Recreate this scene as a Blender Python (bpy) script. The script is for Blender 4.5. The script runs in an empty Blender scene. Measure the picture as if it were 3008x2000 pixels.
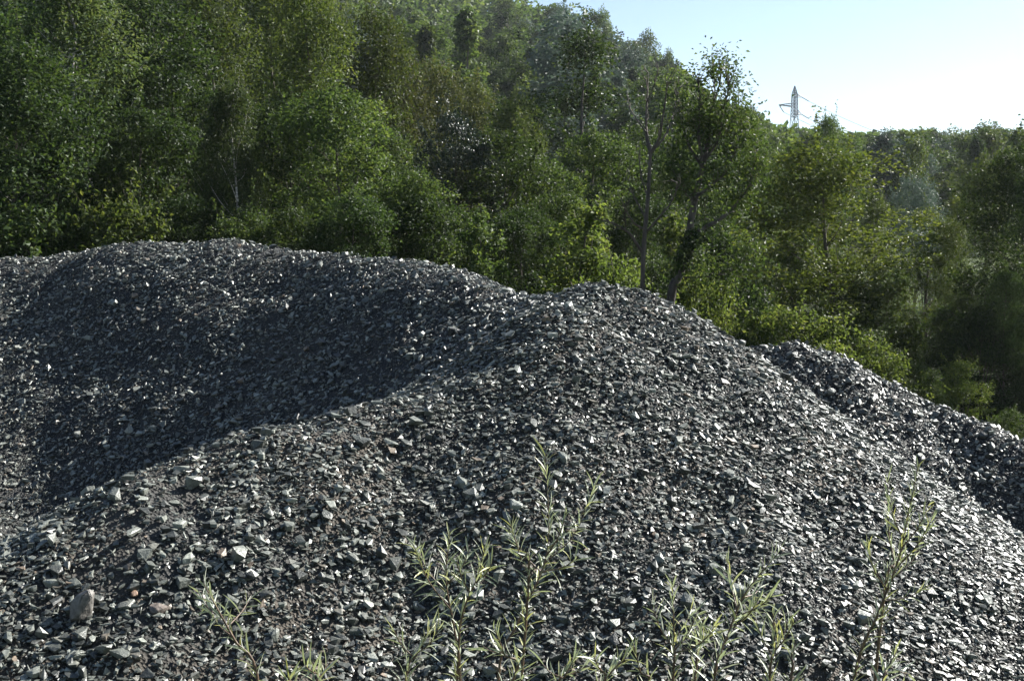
import bpy, bmesh, math
import numpy as np
from mathutils import Vector, Matrix, Euler

rng = np.random.default_rng(7)
S = bpy.context.scene
COL = S.collection

# ------------------------------------------------------------------ camera
EYE = 4.2
FPX = 3631.0                                   # focal length in photograph pixels
TH = math.atan(240 / FPX)                      # downward tilt
cam = bpy.data.objects.new('camera', bpy.data.cameras.new('camera'))
COL.objects.link(cam)
cam.data.sensor_width = 36.0
cam.data.lens = FPX / 3008 * 36.0
cam.data.clip_start = 0.05
cam.data.clip_end = 6000
cam.location = (0, 0, EYE)
cam.rotation_euler = (math.pi / 2 - TH, 0, 0)
S.camera = cam

# ------------------------------------------------------------------ sky, sun, exposure
SUN_AZ, SUN_EL = math.radians(60), math.radians(34.5)
world = bpy.data.worlds.new('World'); S.world = world
world.use_nodes = True
wn = world.node_tree.nodes; wl = world.node_tree.links
wn.clear()
sky = wn.new('ShaderNodeTexSky'); sky.sky_type = 'NISHITA'; sky.sun_disc = False
sky.sun_elevation = SUN_EL; sky.sun_rotation = SUN_AZ
sky.air_density = 0.9; sky.dust_density = 0.35; sky.ozone_density = 0.8
bgn = wn.new('ShaderNodeBackground'); bgn.inputs['Strength'].default_value = 0.05
won = wn.new('ShaderNodeOutputWorld')
wl.new(sky.outputs[0], bgn.inputs[0]); wl.new(bgn.outputs[0], won.inputs[0])
sun = bpy.data.objects.new('sun', bpy.data.lights.new('sun', 'SUN'))
COL.objects.link(sun)
sun.data.energy = 5.0; sun.data.angle = math.radians(0.53); sun.data.color = (1, 0.97, 0.91)
to_sun = Vector((math.sin(SUN_AZ) * math.cos(SUN_EL), math.cos(SUN_AZ) * math.cos(SUN_EL), math.sin(SUN_EL)))
sun.rotation_euler = to_sun.to_track_quat('Z', 'Y').to_euler()
sun.location = to_sun * 60
S.view_settings.view_transform = 'Standard'; S.view_settings.look = 'None'
S.view_settings.gamma = 1; S.view_settings.use_curve_mapping = False
S.view_settings.exposure = 1.75
S.cycles.max_bounces = 5; S.cycles.diffuse_bounces = 2; S.cycles.glossy_bounces = 2
S.cycles.transmission_bounces = 4; S.cycles.transparent_max_bounces = 4; S.cycles.volume_bounces = 0
S.cycles.use_denoising = True; S.cycles.denoiser = 'OPENIMAGEDENOISE'; S.cycles.denoising_input_passes = 'RGB_ALBEDO_NORMAL'; S.cycles.denoising_prefilter = 'ACCURATE'; S.cycles.sample_clamp_indirect = 3.0

# ------------------------------------------------------------------ helpers
def at(px, py, Y):
    """world point at world depth Y seen at photograph pixel px, py"""
    xc, yc = (px - 1504) / FPX, (1000 - py) / FPX
    dy = math.cos(TH) + yc * math.sin(TH); dz = -math.sin(TH) + yc * math.cos(TH)
    k = Y / dy
    return np.array([xc * k, Y, EYE + dz * k])

def project(P):
    P = np.asarray(P, float)
    x, y, z = P[..., 0], P[..., 1], P[..., 2] - EYE
    f = y * math.cos(TH) - z * math.sin(TH); u = y * math.sin(TH) + z * math.cos(TH)
    f = np.maximum(f, 1e-3)
    return 1504 + FPX * x / f, 1000 - FPX * u / f, f

def vnoise(x, y, seed=0):
    x = np.asarray(x, float); y = np.asarray(y, float)
    xi = np.floor(x).astype(np.int64); yi = np.floor(y).astype(np.int64)
    fx = x - xi; fy = y - yi
    fx = fx * fx * (3 - 2 * fx); fy = fy * fy * (3 - 2 * fy)
    def h(a, b):
        n = (a * 374761393 + b * 668265263 + seed * 144269504) & 0xffffffff
        n = ((n ^ (n >> 13)) * 1274126177) & 0xffffffff
        return ((n ^ (n >> 16)) & 0xffff) / 65535.0
    return (h(xi, yi) * (1 - fx) + h(xi + 1, yi) * fx) * (1 - fy) + (h(xi, yi + 1) * (1 - fx) + h(xi + 1, yi + 1) * fx) * fy

def fbm(x, y, seed=0, octs=3):
    t = 0; a = 1; s = 0
    for k in range(octs):
        t = t + a * (vnoise(x * 2 ** k, y * 2 ** k, seed + k) - 0.5); s += a; a *= 0.5
    return t / s * 2

def build_mesh(name, verts, faces, mats=(), mat_idx=None, tint=None, smooth=False):
    """faces: list of (n,k) int arrays"""
    me = bpy.data.meshes.new(name)
    verts = np.ascontiguousarray(verts, np.float32)
    faces = [np.asarray(f, np.int32) for f in faces if len(f)]
    me.vertices.add(len(verts)); me.vertices.foreach_set('co', verts.ravel())
    nl = sum(f.size for f in faces); nf = sum(len(f) for f in faces)
    me.loops.add(nl); me.polygons.add(nf)
    me.loops.foreach_set('vertex_index', np.concatenate([f.ravel() for f in faces]))
    tot = np.concatenate([np.full(len(f), f.shape[1], np.int32) for f in faces])
    me.polygons.foreach_set('loop_start', np.concatenate([[0], np.cumsum(tot)[:-1]]).astype(np.int32))
    if smooth: me.polygons.foreach_set('use_smooth', np.ones(nf, bool))
    else: me.polygons.foreach_set('use_smooth', np.zeros(nf, bool))
    for m in mats: me.materials.append(m)
    if mat_idx is not None: me.polygons.foreach_set('material_index', np.asarray(mat_idx, np.int32))
    if tint is not None:
        a = me.attributes.new('tint', 'FLOAT', 'FACE'); a.data.foreach_set('value', np.asarray(tint, np.float32))
    me.update(calc_edges=True)
    return me

def link(name, data, parent=None, loc=None):
    o = bpy.data.objects.new(name, data); COL.objects.link(o)
    if parent is not None: o.parent = parent
    if loc is not None: o.location = loc
    return o

def tag(o, label, cat, group=None, kind=None):
    if label: o['label'] = label
    if cat: o['category'] = cat
    if group: o['group'] = group
    if kind: o['kind'] = kind
    return o

def empty(name, loc=(0, 0, 0)):
    e = bpy.data.objects.new(name, None); COL.objects.link(e); e.location = loc; e.empty_display_size = 0.2
    return e

def tube(path, radii, sides=6):
    path = np.asarray(path, float); n = len(path)
    radii = np.broadcast_to(np.asarray(radii, float), (n,))
    t = np.gradient(path, axis=0); t /= np.linalg.norm(t, axis=1)[:, None] + 1e-9
    ref = np.where(np.abs(t[:, 2:3]) > 0.9, np.array([[1.0, 0, 0]]), np.array([[0, 0, 1.0]]))
    if np.mean(np.abs(t[:, 2])) > 0.6: ref = np.tile([[1.0, 0.02, 0]], (n, 1))
    else: ref = np.tile([[0.02, 0, 1.0]], (n, 1))
    a = np.cross(t, ref); a /= np.linalg.norm(a, axis=1)[:, None] + 1e-9
    b = np.cross(t, a)
    ang = np.arange(sides) * 2 * math.pi / sides
    V = path[:, None, :] + radii[:, None, None] * (np.cos(ang)[None, :, None] * a[:, None, :] + np.sin(ang)[None, :, None] * b[:, None, :])
    V = V.reshape(-1, 3)
    i = np.arange(n - 1)[:, None] * sides; j = np.arange(sides)[None, :]; j2 = (j + 1) % sides
    F = np.stack([i + j, i + j2, i + sides + j2, i + sides + j], -1).reshape(-1, 4)
    return V, F

class Acc:
    def __init__(s): s.v = []; s.f = []; s.n = 0
    def add(s, V, F):
        s.v.append(V); s.f.append(np.asarray(F) + s.n); s.n += len(V)
    def tube(s, path, r, sides=6): s.add(*tube(path, r, sides))
    def get(s): return np.concatenate(s.v), np.concatenate(s.f)

def smooth_path(pts, n):
    pts = np.asarray(pts, float); k = len(pts)
    t = np.linspace(0, k - 1, n)
    if k < 3: return np.stack([np.interp(t, np.arange(k), pts[:, c]) for c in range(3)], 1)
    out = []
    P = np.vstack([2 * pts[0] - pts[1], pts, 2 * pts[-1] - pts[-2]])
    for u in t:
        i = min(int(u), k - 2); f = u - i
        p0, p1, p2, p3 = P[i:i + 4]
        out.append(0.5 * ((2 * p1) + (-p0 + p2) * f + (2 * p0 - 5 * p1 + 4 * p2 - p3) * f * f + (-p0 + 3 * p1 - 3 * p2 + p3) * f ** 3))
    return np.array(out)

# ------------------------------------------------------------------ materials
def new_mat(name):
    m = bpy.data.materials.new(name); m.use_nodes = True
    nt = m.node_tree; nt.nodes.clear()
    out = nt.nodes.new('ShaderNodeOutputMaterial')
    return m, nt, out

def nd(nt, typ, **kw):
    n = nt.nodes.new(typ)
    for k, v in kw.items():
        if k in n.inputs: n.inputs[k].default_value = v
        else: setattr(n, k, v)
    return n

def ramp(nt, stops):
    r = nt.nodes.new('ShaderNodeValToRGB'); e = r.color_ramp.elements
    while len(e) < len(stops): e.new(0.5)
    for el, (p, c) in zip(e, stops): el.position = p; el.color = (*c, 1)
    return r

def leaf_mat(name, c0, c1, c2, trans=0.42, rough=0.5, spec=0.13, tcol=(1.6, 1.5, 0.8)):
    m, nt, out = new_mat(name); L = nt.links
    at_ = nd(nt, 'ShaderNodeAttribute', attribute_name='tint')
    r = ramp(nt, [(0.0, c0), (0.55, c1), (0.95, c2)])
    L.new(at_.outputs['Fac'], r.inputs[0])
    oi = nd(nt, 'ShaderNodeObjectInfo')
    mr = nd(nt, 'ShaderNodeMapRange'); mr.inputs[3].default_value = 0.68; mr.inputs[4].default_value = 1.32
    L.new(oi.outputs['Random'], mr.inputs[0])
    hs = nd(nt, 'ShaderNodeHueSaturation'); L.new(mr.outputs[0], hs.inputs['Value']); L.new(r.outputs[0], hs.inputs['Color'])
    p = nd(nt, 'ShaderNodeBsdfPrincipled'); p.inputs['Roughness'].default_value = rough
    p.inputs['Specular IOR Level'].default_value = spec
    L.new(hs.outputs[0], p.inputs['Base Color'])
    tr = nd(nt, 'ShaderNodeBsdfTranslucent')
    mx = nd(nt, 'ShaderNodeMix', data_type='RGBA', blend_type='MULTIPLY'); mx.inputs[0].default_value = 1
    mx.inputs[7].default_value = (*tcol, 1)
    L.new(hs.outputs[0], mx.inputs[6]); L.new(mx.outputs[2], tr.inputs[0])
    ms = nd(nt, 'ShaderNodeMixShader'); ms.inputs[0].default_value = trans
    L.new(p.outputs[0], ms.inputs[1]); L.new(tr.outputs[0], ms.inputs[2]); L.new(ms.outputs[0], out.inputs[0])
    return m

LEAF = {
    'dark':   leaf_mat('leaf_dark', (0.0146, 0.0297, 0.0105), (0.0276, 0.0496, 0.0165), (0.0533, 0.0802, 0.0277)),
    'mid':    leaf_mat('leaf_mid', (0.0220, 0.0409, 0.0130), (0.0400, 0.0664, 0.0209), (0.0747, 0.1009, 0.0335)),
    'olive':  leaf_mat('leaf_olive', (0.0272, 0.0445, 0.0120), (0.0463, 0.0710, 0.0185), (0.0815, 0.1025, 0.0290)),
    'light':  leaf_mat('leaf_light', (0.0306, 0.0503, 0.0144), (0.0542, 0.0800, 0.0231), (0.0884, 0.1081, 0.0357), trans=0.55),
    'blue':   leaf_mat('leaf_blue', (0.0102, 0.0216, 0.0134), (0.0183, 0.0340, 0.0222), (0.0391, 0.0553, 0.0375), trans=0.12, rough=0.40, spec=0.3),
    'birch':  leaf_mat('leaf_birch', (0.0275, 0.0479, 0.0175), (0.0475, 0.0725, 0.0293), (0.0822, 0.1024, 0.0467)),
    'silver': leaf_mat('leaf_silver', (0.0405, 0.0590, 0.0439), (0.0733, 0.0979, 0.0787), (0.1253, 0.1488, 0.1302), trans=0.2, tcol=(1.1, 1.25, 1.0)),
    'brown':  leaf_mat('leaf_brown', (0.0256, 0.0365, 0.0126), (0.0443, 0.0568, 0.0199), (0.0742, 0.0760, 0.0291)),
    'fresh':  leaf_mat('leaf_fresh', (0.0336, 0.0538, 0.0132), (0.0622, 0.0890, 0.0194), (0.1050, 0.1260, 0.0317), trans=0.42),
}

def bark_mat(name, c0, c1, scale, stretch=(1, 1, 0.25), rough=0.85):
    m, nt, out = new_mat(name); L = nt.links
    tc = nd(nt, 'ShaderNodeTexCoord'); mp = nd(nt, 'ShaderNodeMapping'); mp.inputs['Scale'].default_value = stretch
    n = nd(nt, 'ShaderNodeTexNoise'); n.inputs['Scale'].default_value = scale; n.inputs['Detail'].default_value = 5
    r = ramp(nt, [(0.35, c0), (0.62, c1)])
    p = nd(nt, 'ShaderNodeBsdfPrincipled'); p.inputs['Roughness'].default_value = rough
    b = nd(nt, 'ShaderNodeBump'); b.inputs['Strength'].default_value = 0.5; b.inputs['Distance'].default_value = 0.02
    L.new(tc.outputs['Object'], mp.inputs[0]); L.new(mp.outputs[0], n.inputs[0]); L.new(n.outputs[0], r.inputs[0])
    L.new(r.outputs[0], p.inputs['Base Color']); L.new(n.outputs[0], b.inputs['Height']); L.new(b.outputs[0], p.inputs['Normal'])
    L.new(p.outputs[0], out.inputs[0])
    return m

BARK = bark_mat('bark_brown', (0.030, 0.024, 0.018), (0.085, 0.070, 0.055), 9)
BARK_GREY = bark_mat('bark_grey', (0.060, 0.050, 0.042), (0.17, 0.145, 0.12), 9)
BARK_BIRCH = bark_mat('bark_birch', (0.10, 0.085, 0.075), (0.55, 0.52, 0.47), 7, (0.6, 0.6, 3.0))
BARK_DEAD = bark_mat('bark_dead', (0.030, 0.024, 0.019), (0.075, 0.060, 0.047), 9)
BARK_WILLOW = bark_mat('bark_willow', (0.055, 0.030, 0.018), (0.12, 0.075, 0.045), 60, rough=0.5)

def stone_mat(name, obj_random):
    m, nt, out = new_mat(name); L = nt.links
    if obj_random:
        src = nd(nt, 'ShaderNodeObjectInfo').outputs['Random']
    else:
        src = nd(nt, 'ShaderNodeAttribute', attribute_name='tint').outputs['Fac']
    r = ramp(nt, [(0.0, (0.0275, 0.0297, 0.0267)), (0.30, (0.0592, 0.0636, 0.0555)), (0.70, (0.1247, 0.1328, 0.1139)),
                  (0.90, (0.2114, 0.2228, 0.1931)), (0.965, (0.1057, 0.0988, 0.0801)), (0.992, (0.1321, 0.1010, 0.0718))])
    L.new(src, r.inputs[0])
    tc = nd(nt, 'ShaderNodeTexCoord')
    n = nd(nt, 'ShaderNodeTexNoise'); n.inputs['Scale'].default_value = 45 if not obj_random else 9; n.inputs['Detail'].default_value = 3
    n.inputs['Roughness'].default_value = 0.55
    L.new(tc.outputs['Object'], n.inputs[0])
    mr = nd(nt, 'ShaderNodeMapRange'); mr.inputs[1].default_value = 0.3; mr.inputs[2].default_value = 0.7
    mr.inputs[3].default_value = 0.6; mr.inputs[4].default_value = 1.4
    L.new(n.outputs[0], mr.inputs[0])
    mx = nd(nt, 'ShaderNodeMix', data_type='RGBA', blend_type='MULTIPLY'); mx.inputs[0].default_value = 1
    L.new(r.outputs[0], mx.inputs[6]); L.new(mr.outputs[0], mx.inputs[7])
    p = nd(nt, 'ShaderNodeBsdfPrincipled')
    L.new(mx.outputs[2], p.inputs['Base Color'])
    rr = nd(nt, 'ShaderNodeMapRange'); rr.inputs[1].default_value = 0.3; rr.inputs[2].default_value = 0.7
    rr.inputs[3].default_value = 0.38; rr.inputs[4].default_value = 0.56
    L.new(n.outputs[0], rr.inputs[0]); L.new(rr.outputs[0], p.inputs['Roughness'])
    p.inputs['Specular IOR Level'].default_value = 0.6
    b = nd(nt, 'ShaderNodeBump'); b.inputs['Strength'].default_value = 0.35; b.inputs['Distance'].default_value = 0.01 if not obj_random else 0.02
    L.new(n.outputs[0], b.inputs['Height']); L.new(b.outputs[0], p.inputs['Normal'])
    L.new(p.outputs[0], out.inputs[0])
    return m
STONE = stone_mat('slate_chips', False)
STONE_OBJ = stone_mat('slate_stone', True)

def bed_mat(name, c0, c1):
    m, nt, out = new_mat(name); L = nt.links
    tc = nd(nt, 'ShaderNodeTexCoord')
    n1 = nd(nt, 'ShaderNodeTexNoise'); n1.inputs['Scale'].default_value = 0.9; n1.inputs['Detail'].default_value = 3
    r1 = ramp(nt, [(0.42, c0), (0.60, c1)])
    v = nd(nt, 'ShaderNodeTexVoronoi'); v.inputs['Scale'].default_value = 38
    n2 = nd(nt, 'ShaderNodeTexNoise'); n2.inputs['Scale'].default_value = 60; n2.inputs['Detail'].default_value = 6
    for a in (n1, v, n2): L.new(tc.outputs['Object'], a.inputs['Vector'])
    L.new(n1.outputs[0], r1.inputs[0])
    mr = nd(nt, 'ShaderNodeMapRange'); mr.inputs[3].default_value = 0.5; mr.inputs[4].default_value = 1.6
    L.new(n2.outputs[0], mr.inputs[0])
    mx = nd(nt, 'ShaderNodeMix', data_type='RGBA', blend_type='MULTIPLY'); mx.inputs[0].default_value = 1
    L.new(r1.outputs[0], mx.inputs[6]); L.new(mr.outputs[0], mx.inputs[7])
    p = nd(nt, 'ShaderNodeBsdfPrincipled'); p.inputs['Roughness'].default_value = 0.85
    L.new(mx.outputs[2], p.inputs['Base Color'])
    b = nd(nt, 'ShaderNodeBump'); b.inputs['Strength'].default_value = 0.9; b.inputs['Distance'].default_value = 0.03
    L.new(v.outputs['Distance'], b.inputs['Height']); L.new(b.outputs[0], p.inputs['Normal'])
    L.new(p.outputs[0], out.inputs[0])
    return m
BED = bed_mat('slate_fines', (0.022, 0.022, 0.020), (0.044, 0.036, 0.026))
BED_GREY = bed_mat('slate_fines_grey', (0.014, 0.015, 0.015), (0.024, 0.024, 0.022))  # grey fines, colour darkened further to paint in shade between the stones

def ground_mat():
    m, nt, out = new_mat('forest_floor'); L = nt.links
    tc = nd(nt, 'ShaderNodeTexCoord')
    n = nd(nt, 'ShaderNodeTexNoise'); n.inputs['Scale'].default_value = 0.25; n.inputs['Detail'].default_value = 8
    n.inputs['Roughness'].default_value = 0.7
    L.new(tc.outputs['Object'], n.inputs['Vector'])
    r = ramp(nt, [(0.35, (0.030, 0.026, 0.018)), (0.5, (0.030, 0.045, 0.016)), (0.65, (0.050, 0.070, 0.022))])
    L.new(n.outputs[0], r.inputs[0])
    p = nd(nt, 'ShaderNodeBsdfPrincipled'); p.inputs['Roughness'].default_value = 0.95; p.inputs['Specular IOR Level'].default_value = 0.08
    L.new(r.outputs[0], p.inputs['Base Color'])
    b = nd(nt, 'ShaderNodeBump'); b.inputs['Strength'].default_value = 0.8; b.inputs['Distance'].default_value = 0.3
    L.new(n.outputs[0], b.inputs['Height']); L.new(b.outputs[0], p.inputs['Normal'])
    L.new(p.outputs[0], out.inputs[0])
    return m
GROUND = ground_mat()

def metal_mat():
    m, nt, out = new_mat('galvanised_steel'); L = nt.links
    tc = nd(nt, 'ShaderNodeTexCoord')
    n = nd(nt, 'ShaderNodeTexNoise'); n.inputs['Scale'].default_value = 0.8
    L.new(tc.outputs['Object'], n.inputs['Vector'])
    r = ramp(nt, [(0.3, (0.07, 0.08, 0.09)), (0.7, (0.15, 0.165, 0.18))]); L.new(n.outputs[0], r.inputs[0])
    p = nd(nt, 'ShaderNodeBsdfPrincipled'); p.inputs['Metallic'].default_value = 0.3; p.inputs['Roughness'].default_value = 0.5
    L.new(r.outputs[0], p.inputs['Base Color']); L.new(p.outputs[0], out.inputs[0])
    return m
STEEL = metal_mat()

# ------------------------------------------------------------------ ground
CX = np.array([-600, -150, -40, 8, 31, 44, 58, 75, 110, 200, 600.])
CZ = np.array([110, 88, 60, 47, 36, 29, 22, 14, 8, 8, 8.])
def terrain(x, y):
    x = np.asarray(x, float); y = np.asarray(y, float)
    z = 0.25 + 0.35 * fbm(x / 9, y / 9, 3)
    r = np.clip((y - 46) / 214, 0, 1.25); r = np.where(r > 1, 1 + 0.0 * r, r)
    ramp_ = r * (0.65 + 0.35 * r)
    z = z + np.interp(x, CX, CZ) * ramp_ * np.where(y > 300, np.clip(1 - (y - 300) / 400, 0.2, 1), 1)
    # hill across the valley, further back
    q = np.clip((y - 300) / 170, 0, 1); q = q * q * (3 - 2 * q)
    back = 37 * q * np.clip((x - 30) / 60, 0, 1) * np.where(y > 480, np.clip(1 - (y - 480) / 800, 0.3, 1), 1)
    z = np.maximum(z, back + z * 0.3)
    z = z + np.clip((y - 60) / 60, 0, 1) * 2.0 * fbm(x / 30, y / 30, 11)
    # bank under the camera
    d = np.hypot(x * 0.6, y)
    bank = 2.5 - np.clip((d - 3.6) / 2.2, 0, 1) ** 1.2 * 2.4
    z = np.where(d < 5.8, np.maximum(bank, 0.12 + 0.0 * z), z)
    return z

def grid_mesh(name, xs, ys, hf, mats, smooth=True):
    X, Y = np.meshgrid(xs, ys); Z = hf(X, Y)
    V = np.stack([X, Y, Z], -1).reshape(-1, 3)
    nx, ny = len(xs), len(ys)
    i = np.arange(ny - 1)[:, None] * nx + np.arange(nx - 1)[None, :]
    F = np.stack([i, i + 1, i + nx + 1, i + nx], -1).reshape(-1, 4)
    return build_mesh(name, V, [F], mats, smooth=smooth)

gx = np.unique(np.concatenate([np.linspace(-900, -220, 12), np.linspace(-220, 260, 97), np.linspace(260, 900, 12), np.linspace(-12, 12, 41)]))
gy = np.unique(np.concatenate([np.linspace(-300, -20, 8), np.linspace(-20, 80, 101), np.linspace(80, 520, 90), np.linspace(520, 1000, 10)]))
g = link('ground', grid_mesh('ground', gx, gy, terrain, [GROUND])); g['kind'] = 'structure'

# ------------------------------------------------------------------ slate heaps
def ridge(x, y, poly, s, r):
    best = np.full(np.shape(x), -50.0)
    K = 0.06
    acc = None; hs = []
    for a, b in zip(poly[:-1], poly[1:]):
        d = b[:2] - a[:2]; L2 = d @ d
        t = np.clip(((x - a[0]) * d[0] + (y - a[1]) * d[1]) / L2, 0, 1)
        dx = x - a[0] - t * d[0]; dy = y - a[1] - t * d[1]
        dist = np.hypot(dx, dy)
        hs.append(a[2] + t * (b[2] - a[2]) - s * (np.sqrt(dist * dist + r * r) - r))
    return np.max(hs, axis=0)

NEAR = np.array([at(1850, 838, 12.6), at(1740, 830, 12.5), at(1665, 885, 11.9), at(1600, 985, 11.4), at(1450, 1085, 11.0), at(1300, 1160, 10.7),
                 at(1050, 1235, 10.3), at(700, 1292, 9.7), at(450, 1385, 9.2), at(200, 1530, 8.7), at(0, 1640, 8.3), at(-350, 1790, 7.7)])
FAR = np.array([at(-900, 760, 19.2), at(-100, 746, 20.2), at(250, 737, 20.2), at(450, 716, 19.6), at(620, 709, 19.2), at(850, 722, 18.5),
                at(1100, 760, 17.2), at(1350, 806, 15.7), at(1560, 845, 14.2), at(1640, 856, 13.4)])
SPUR = np.array([at(-250, 790, 20.0), at(-560, 920, 17.5), at(-900, 1180, 14), at(-1300, 1620, 10.5)])
RIGHT = np.array([at(2180, 1030, 17.2), at(2330, 1006, 17), at(2450, 1030, 16.8), at(2600, 1112, 16.5), at(2750, 1190, 16.2), at(2900, 1252, 15.8), at(3010, 1295, 15.5), at(3300, 1420, 15)])

def h_near(x, y):
    h = ridge(x, y, NEAR, 0.70, 0.30)
    w = np.clip((1.6 - x) / 2.2, 0, 1); w = w * w * (3 - 2 * w)
    h = h + w * np.maximum(ridge(x, y, NEAR[2:], .60, .3) - h, 0)
    return h + 0.15 * fbm(x / 1.3, y / 1.3, 21) - 0.07 * np.abs(fbm(x / .8, y / .8, 23)) + 0.03 * fbm(x / 0.4, y / 0.4, 22)
def h_far(x, y):
    a = ridge(x, y, FAR, 0.74, 0.36); b = ridge(x, y, SPUR, 0.52, 0.8)
    k = 0.18
    h = k * np.log(np.exp(np.clip(a / k, -300, 300)) + np.exp(np.clip(b / k, -300, 300)))
    return h + 0.16 * fbm(x / 1.6, y / 1.6, 31) - 0.10 * np.abs(fbm(x / 1.0, y / 1.0, 33)) + 0.03 * fbm(x / 0.5, y / 0.5, 32)
def h_right(x, y):
    return ridge(x, y, RIGHT, 0.82, 0.22) + 0.12 * fbm(x / 1.2, y / 1.2, 41) + 0.03 * fbm(x / 0.4, y / 0.4, 42)

def hull(pts):
    bm = bmesh.new()
    for p in pts: bm.verts.new(p)
    r = bmesh.ops.convex_hull(bm, input=bm.verts)
    kill = {v for k in ('geom_interior', 'geom_unused') for v in r[k] if isinstance(v, bmesh.types.BMVert)}
    bmesh.ops.delete(bm, geom=list(kill), context='VERTS')
    bmesh.ops.triangulate(bm, faces=bm.faces)
    bmesh.ops.recalc_face_normals(bm, faces=bm.faces)
    bm.verts.ensure_lookup_table(); bm.verts.index_update()
    V = np.array([v.co[:] for v in bm.verts]); F = np.array([[v.index for v in f.verts] for f in bm.faces])
    bm.free()
    return V, F

def stone_shape(k, flat, jit, blocky=False):
    """irregular slate flake of unit length along x"""
    ang = np.sort(rng.uniform(0, 2 * math.pi, k)) if not blocky else np.arange(k) * 2 * math.pi / k + rng.normal(0, .25, k)
    asp = rng.uniform(0.5, 0.8)
    r = rng.uniform(0.75, 1.08, k)
    top = np.stack([np.cos(ang) * r * 0.5, np.sin(ang) * r * 0.5 * asp, flat * (0.5 + rng.normal(0, jit, k))], 1)
    sc = rng.uniform(0.62, 1.0)
    bot = np.stack([np.cos(ang + rng.normal(0, .15, k)) * r * 0.5 * sc + rng.normal(0, .05), np.sin(ang) * r * 0.5 * asp * sc + rng.normal(0, .05), -flat * (0.5 + rng.normal(0, jit, k))], 1)
    P = np.vstack([top, bot])
    n_extra = 2 if k > 5 else 0
    P = np.vstack([P, np.stack([rng.uniform(-.25, .25, n_extra), rng.uniform(-.15, .15, n_extra), np.full(n_extra, flat * rng.uniform(0.55, 0.85))], 1)])
    return hull(P)

CHIPS = [stone_shape(int(rng.integers(4, 6)), rng.uniform(.09, .22), .14) for _ in range(16)] + \
        [stone_shape(5, rng.uniform(.34, .5), .2, True) for _ in range(3)]
BITS = [hull(rng.normal(0, 1, (7, 3)) * np.array([.42, .3, .2])) for _ in range(6)]
STONES = [stone_shape(int(rng.integers(6, 9)), rng.uniform(.13, .26), .18) for _ in range(14)] + \
         [stone_shape(8, rng.uniform(.34, .5), .2, True) for _ in range(2)]
STONE_MESH = [build_mesh('stone', V, [F], [STONE_OBJ]) for V, F in STONES]

def frames(N, az):
    """rotation matrices with z along N and x along azimuth az within the plane"""
    a = np.stack([np.cos(az), np.sin(az), np.zeros_like(az)], 1)
    a = a - (a * N).sum(1)[:, None] * N; a /= np.linalg.norm(a, axis=1)[:, None]
    b = np.cross(N, a)
    return np.stack([a, b, N], -1)

def scatter(h, others, box, density, med, sig, clip, tilt, thin=None, flatten=0.36):
    """points on a heap: position, rotation, size"""
    x0, x1, y0, y1 = box
    n = int((x1 - x0) * (y1 - y0) * density)
    x = rng.uniform(x0, x1, n); y = rng.uniform(y0, y1, n)
    z = h(x, y); e = 0.06
    gx_ = (h(x + e, y) - h(x - e, y)) / (2 * e); gy_ = (h(x, y + e) - h(x, y - e)) / (2 * e)
    ok = z > terrain(x, y) - 0.05
    for o in others: ok &= z > o(x, y) - 0.06
    N = np.stack([-gx_, -gy_, np.ones(n)], 1); N /= np.linalg.norm(N, axis=1)[:, None]
    P = np.stack([x, y, z], 1)
    px, py, f = project(P)
    ok &= (px > -420) & (px < 3420) & (py < 2350) & (f > 1)
    V = np.array([0, 0, EYE]) - P; V /= np.linalg.norm(V, axis=1)[:, None]
    ok &= (N * V).sum(1) > -0.12
    if thin is not None: ok &= rng.uniform(0, 1, n) < thin(x, y)
    P, N = P[ok], N[ok]; n = len(P)
    size = np.clip(med * np.exp(rng.normal(0, sig, n)), *clip)
    down = np.arctan2(N[:, 1], N[:, 0])
    M = N * (1 - flatten) + np.array([0, 0, flatten]) + rng.normal(0, tilt, (n, 3)); M /= np.linalg.norm(M, axis=1)[:, None]
    az = down + rng.normal(0, 0.7, n) + np.where(rng.uniform(0, 1, n) < .25, math.pi / 2, 0)
    R = frames(M, az)
    P = P + N * (size * rng.uniform(-0.2, 0.30, n))[:, None]
    return P, R, size

def join_stones(name, shapes, sets):
    """sets: list of (P, R, size); one mesh"""
    Vs, Fs, Ts = [], [], []; base = 0
    for P, R, size in sets:
        pick = rng.integers(0, len(shapes), len(P))
        for k, (V, F) in enumerate(shapes):
            i = np.where(pick == k)[0]
            if not len(i): continue
            sc = size[i][:, None] * np.stack([np.ones(len(i)), rng.uniform(.75, 1.2, len(i)), rng.uniform(.7, 1.25, len(i))], 1)
            W = np.einsum('nij,nvj->nvi', R[i], V[None] * sc[:, None, :]) + P[i][:, None, :]
            Vs.append(W.reshape(-1, 3))
            Fs.append((F[None] + (base + np.arange(len(i)) * len(V))[:, None, None]).reshape(-1, 3))
            Ts.append(np.repeat(rng.uniform(0, 1, len(i)), len(F)))
            base += len(i) * len(V)
    return build_mesh(name, np.concatenate(Vs), [np.concatenate(Fs)], [STONE], tint=np.concatenate(Ts))

def sunk(P, hfs):
    """how far the sight line from the camera passes below the nearer slopes"""
    d = np.zeros(len(P))
    for t in np.linspace(0.35, 0.97, 24):
        Q = np.array([0, 0, EYE]) * (1 - t) + P * t
        d = np.maximum(d, np.max([o(Q[:, 0], Q[:, 1]) for o in hfs], axis=0) - Q[:, 2])
    return d

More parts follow.
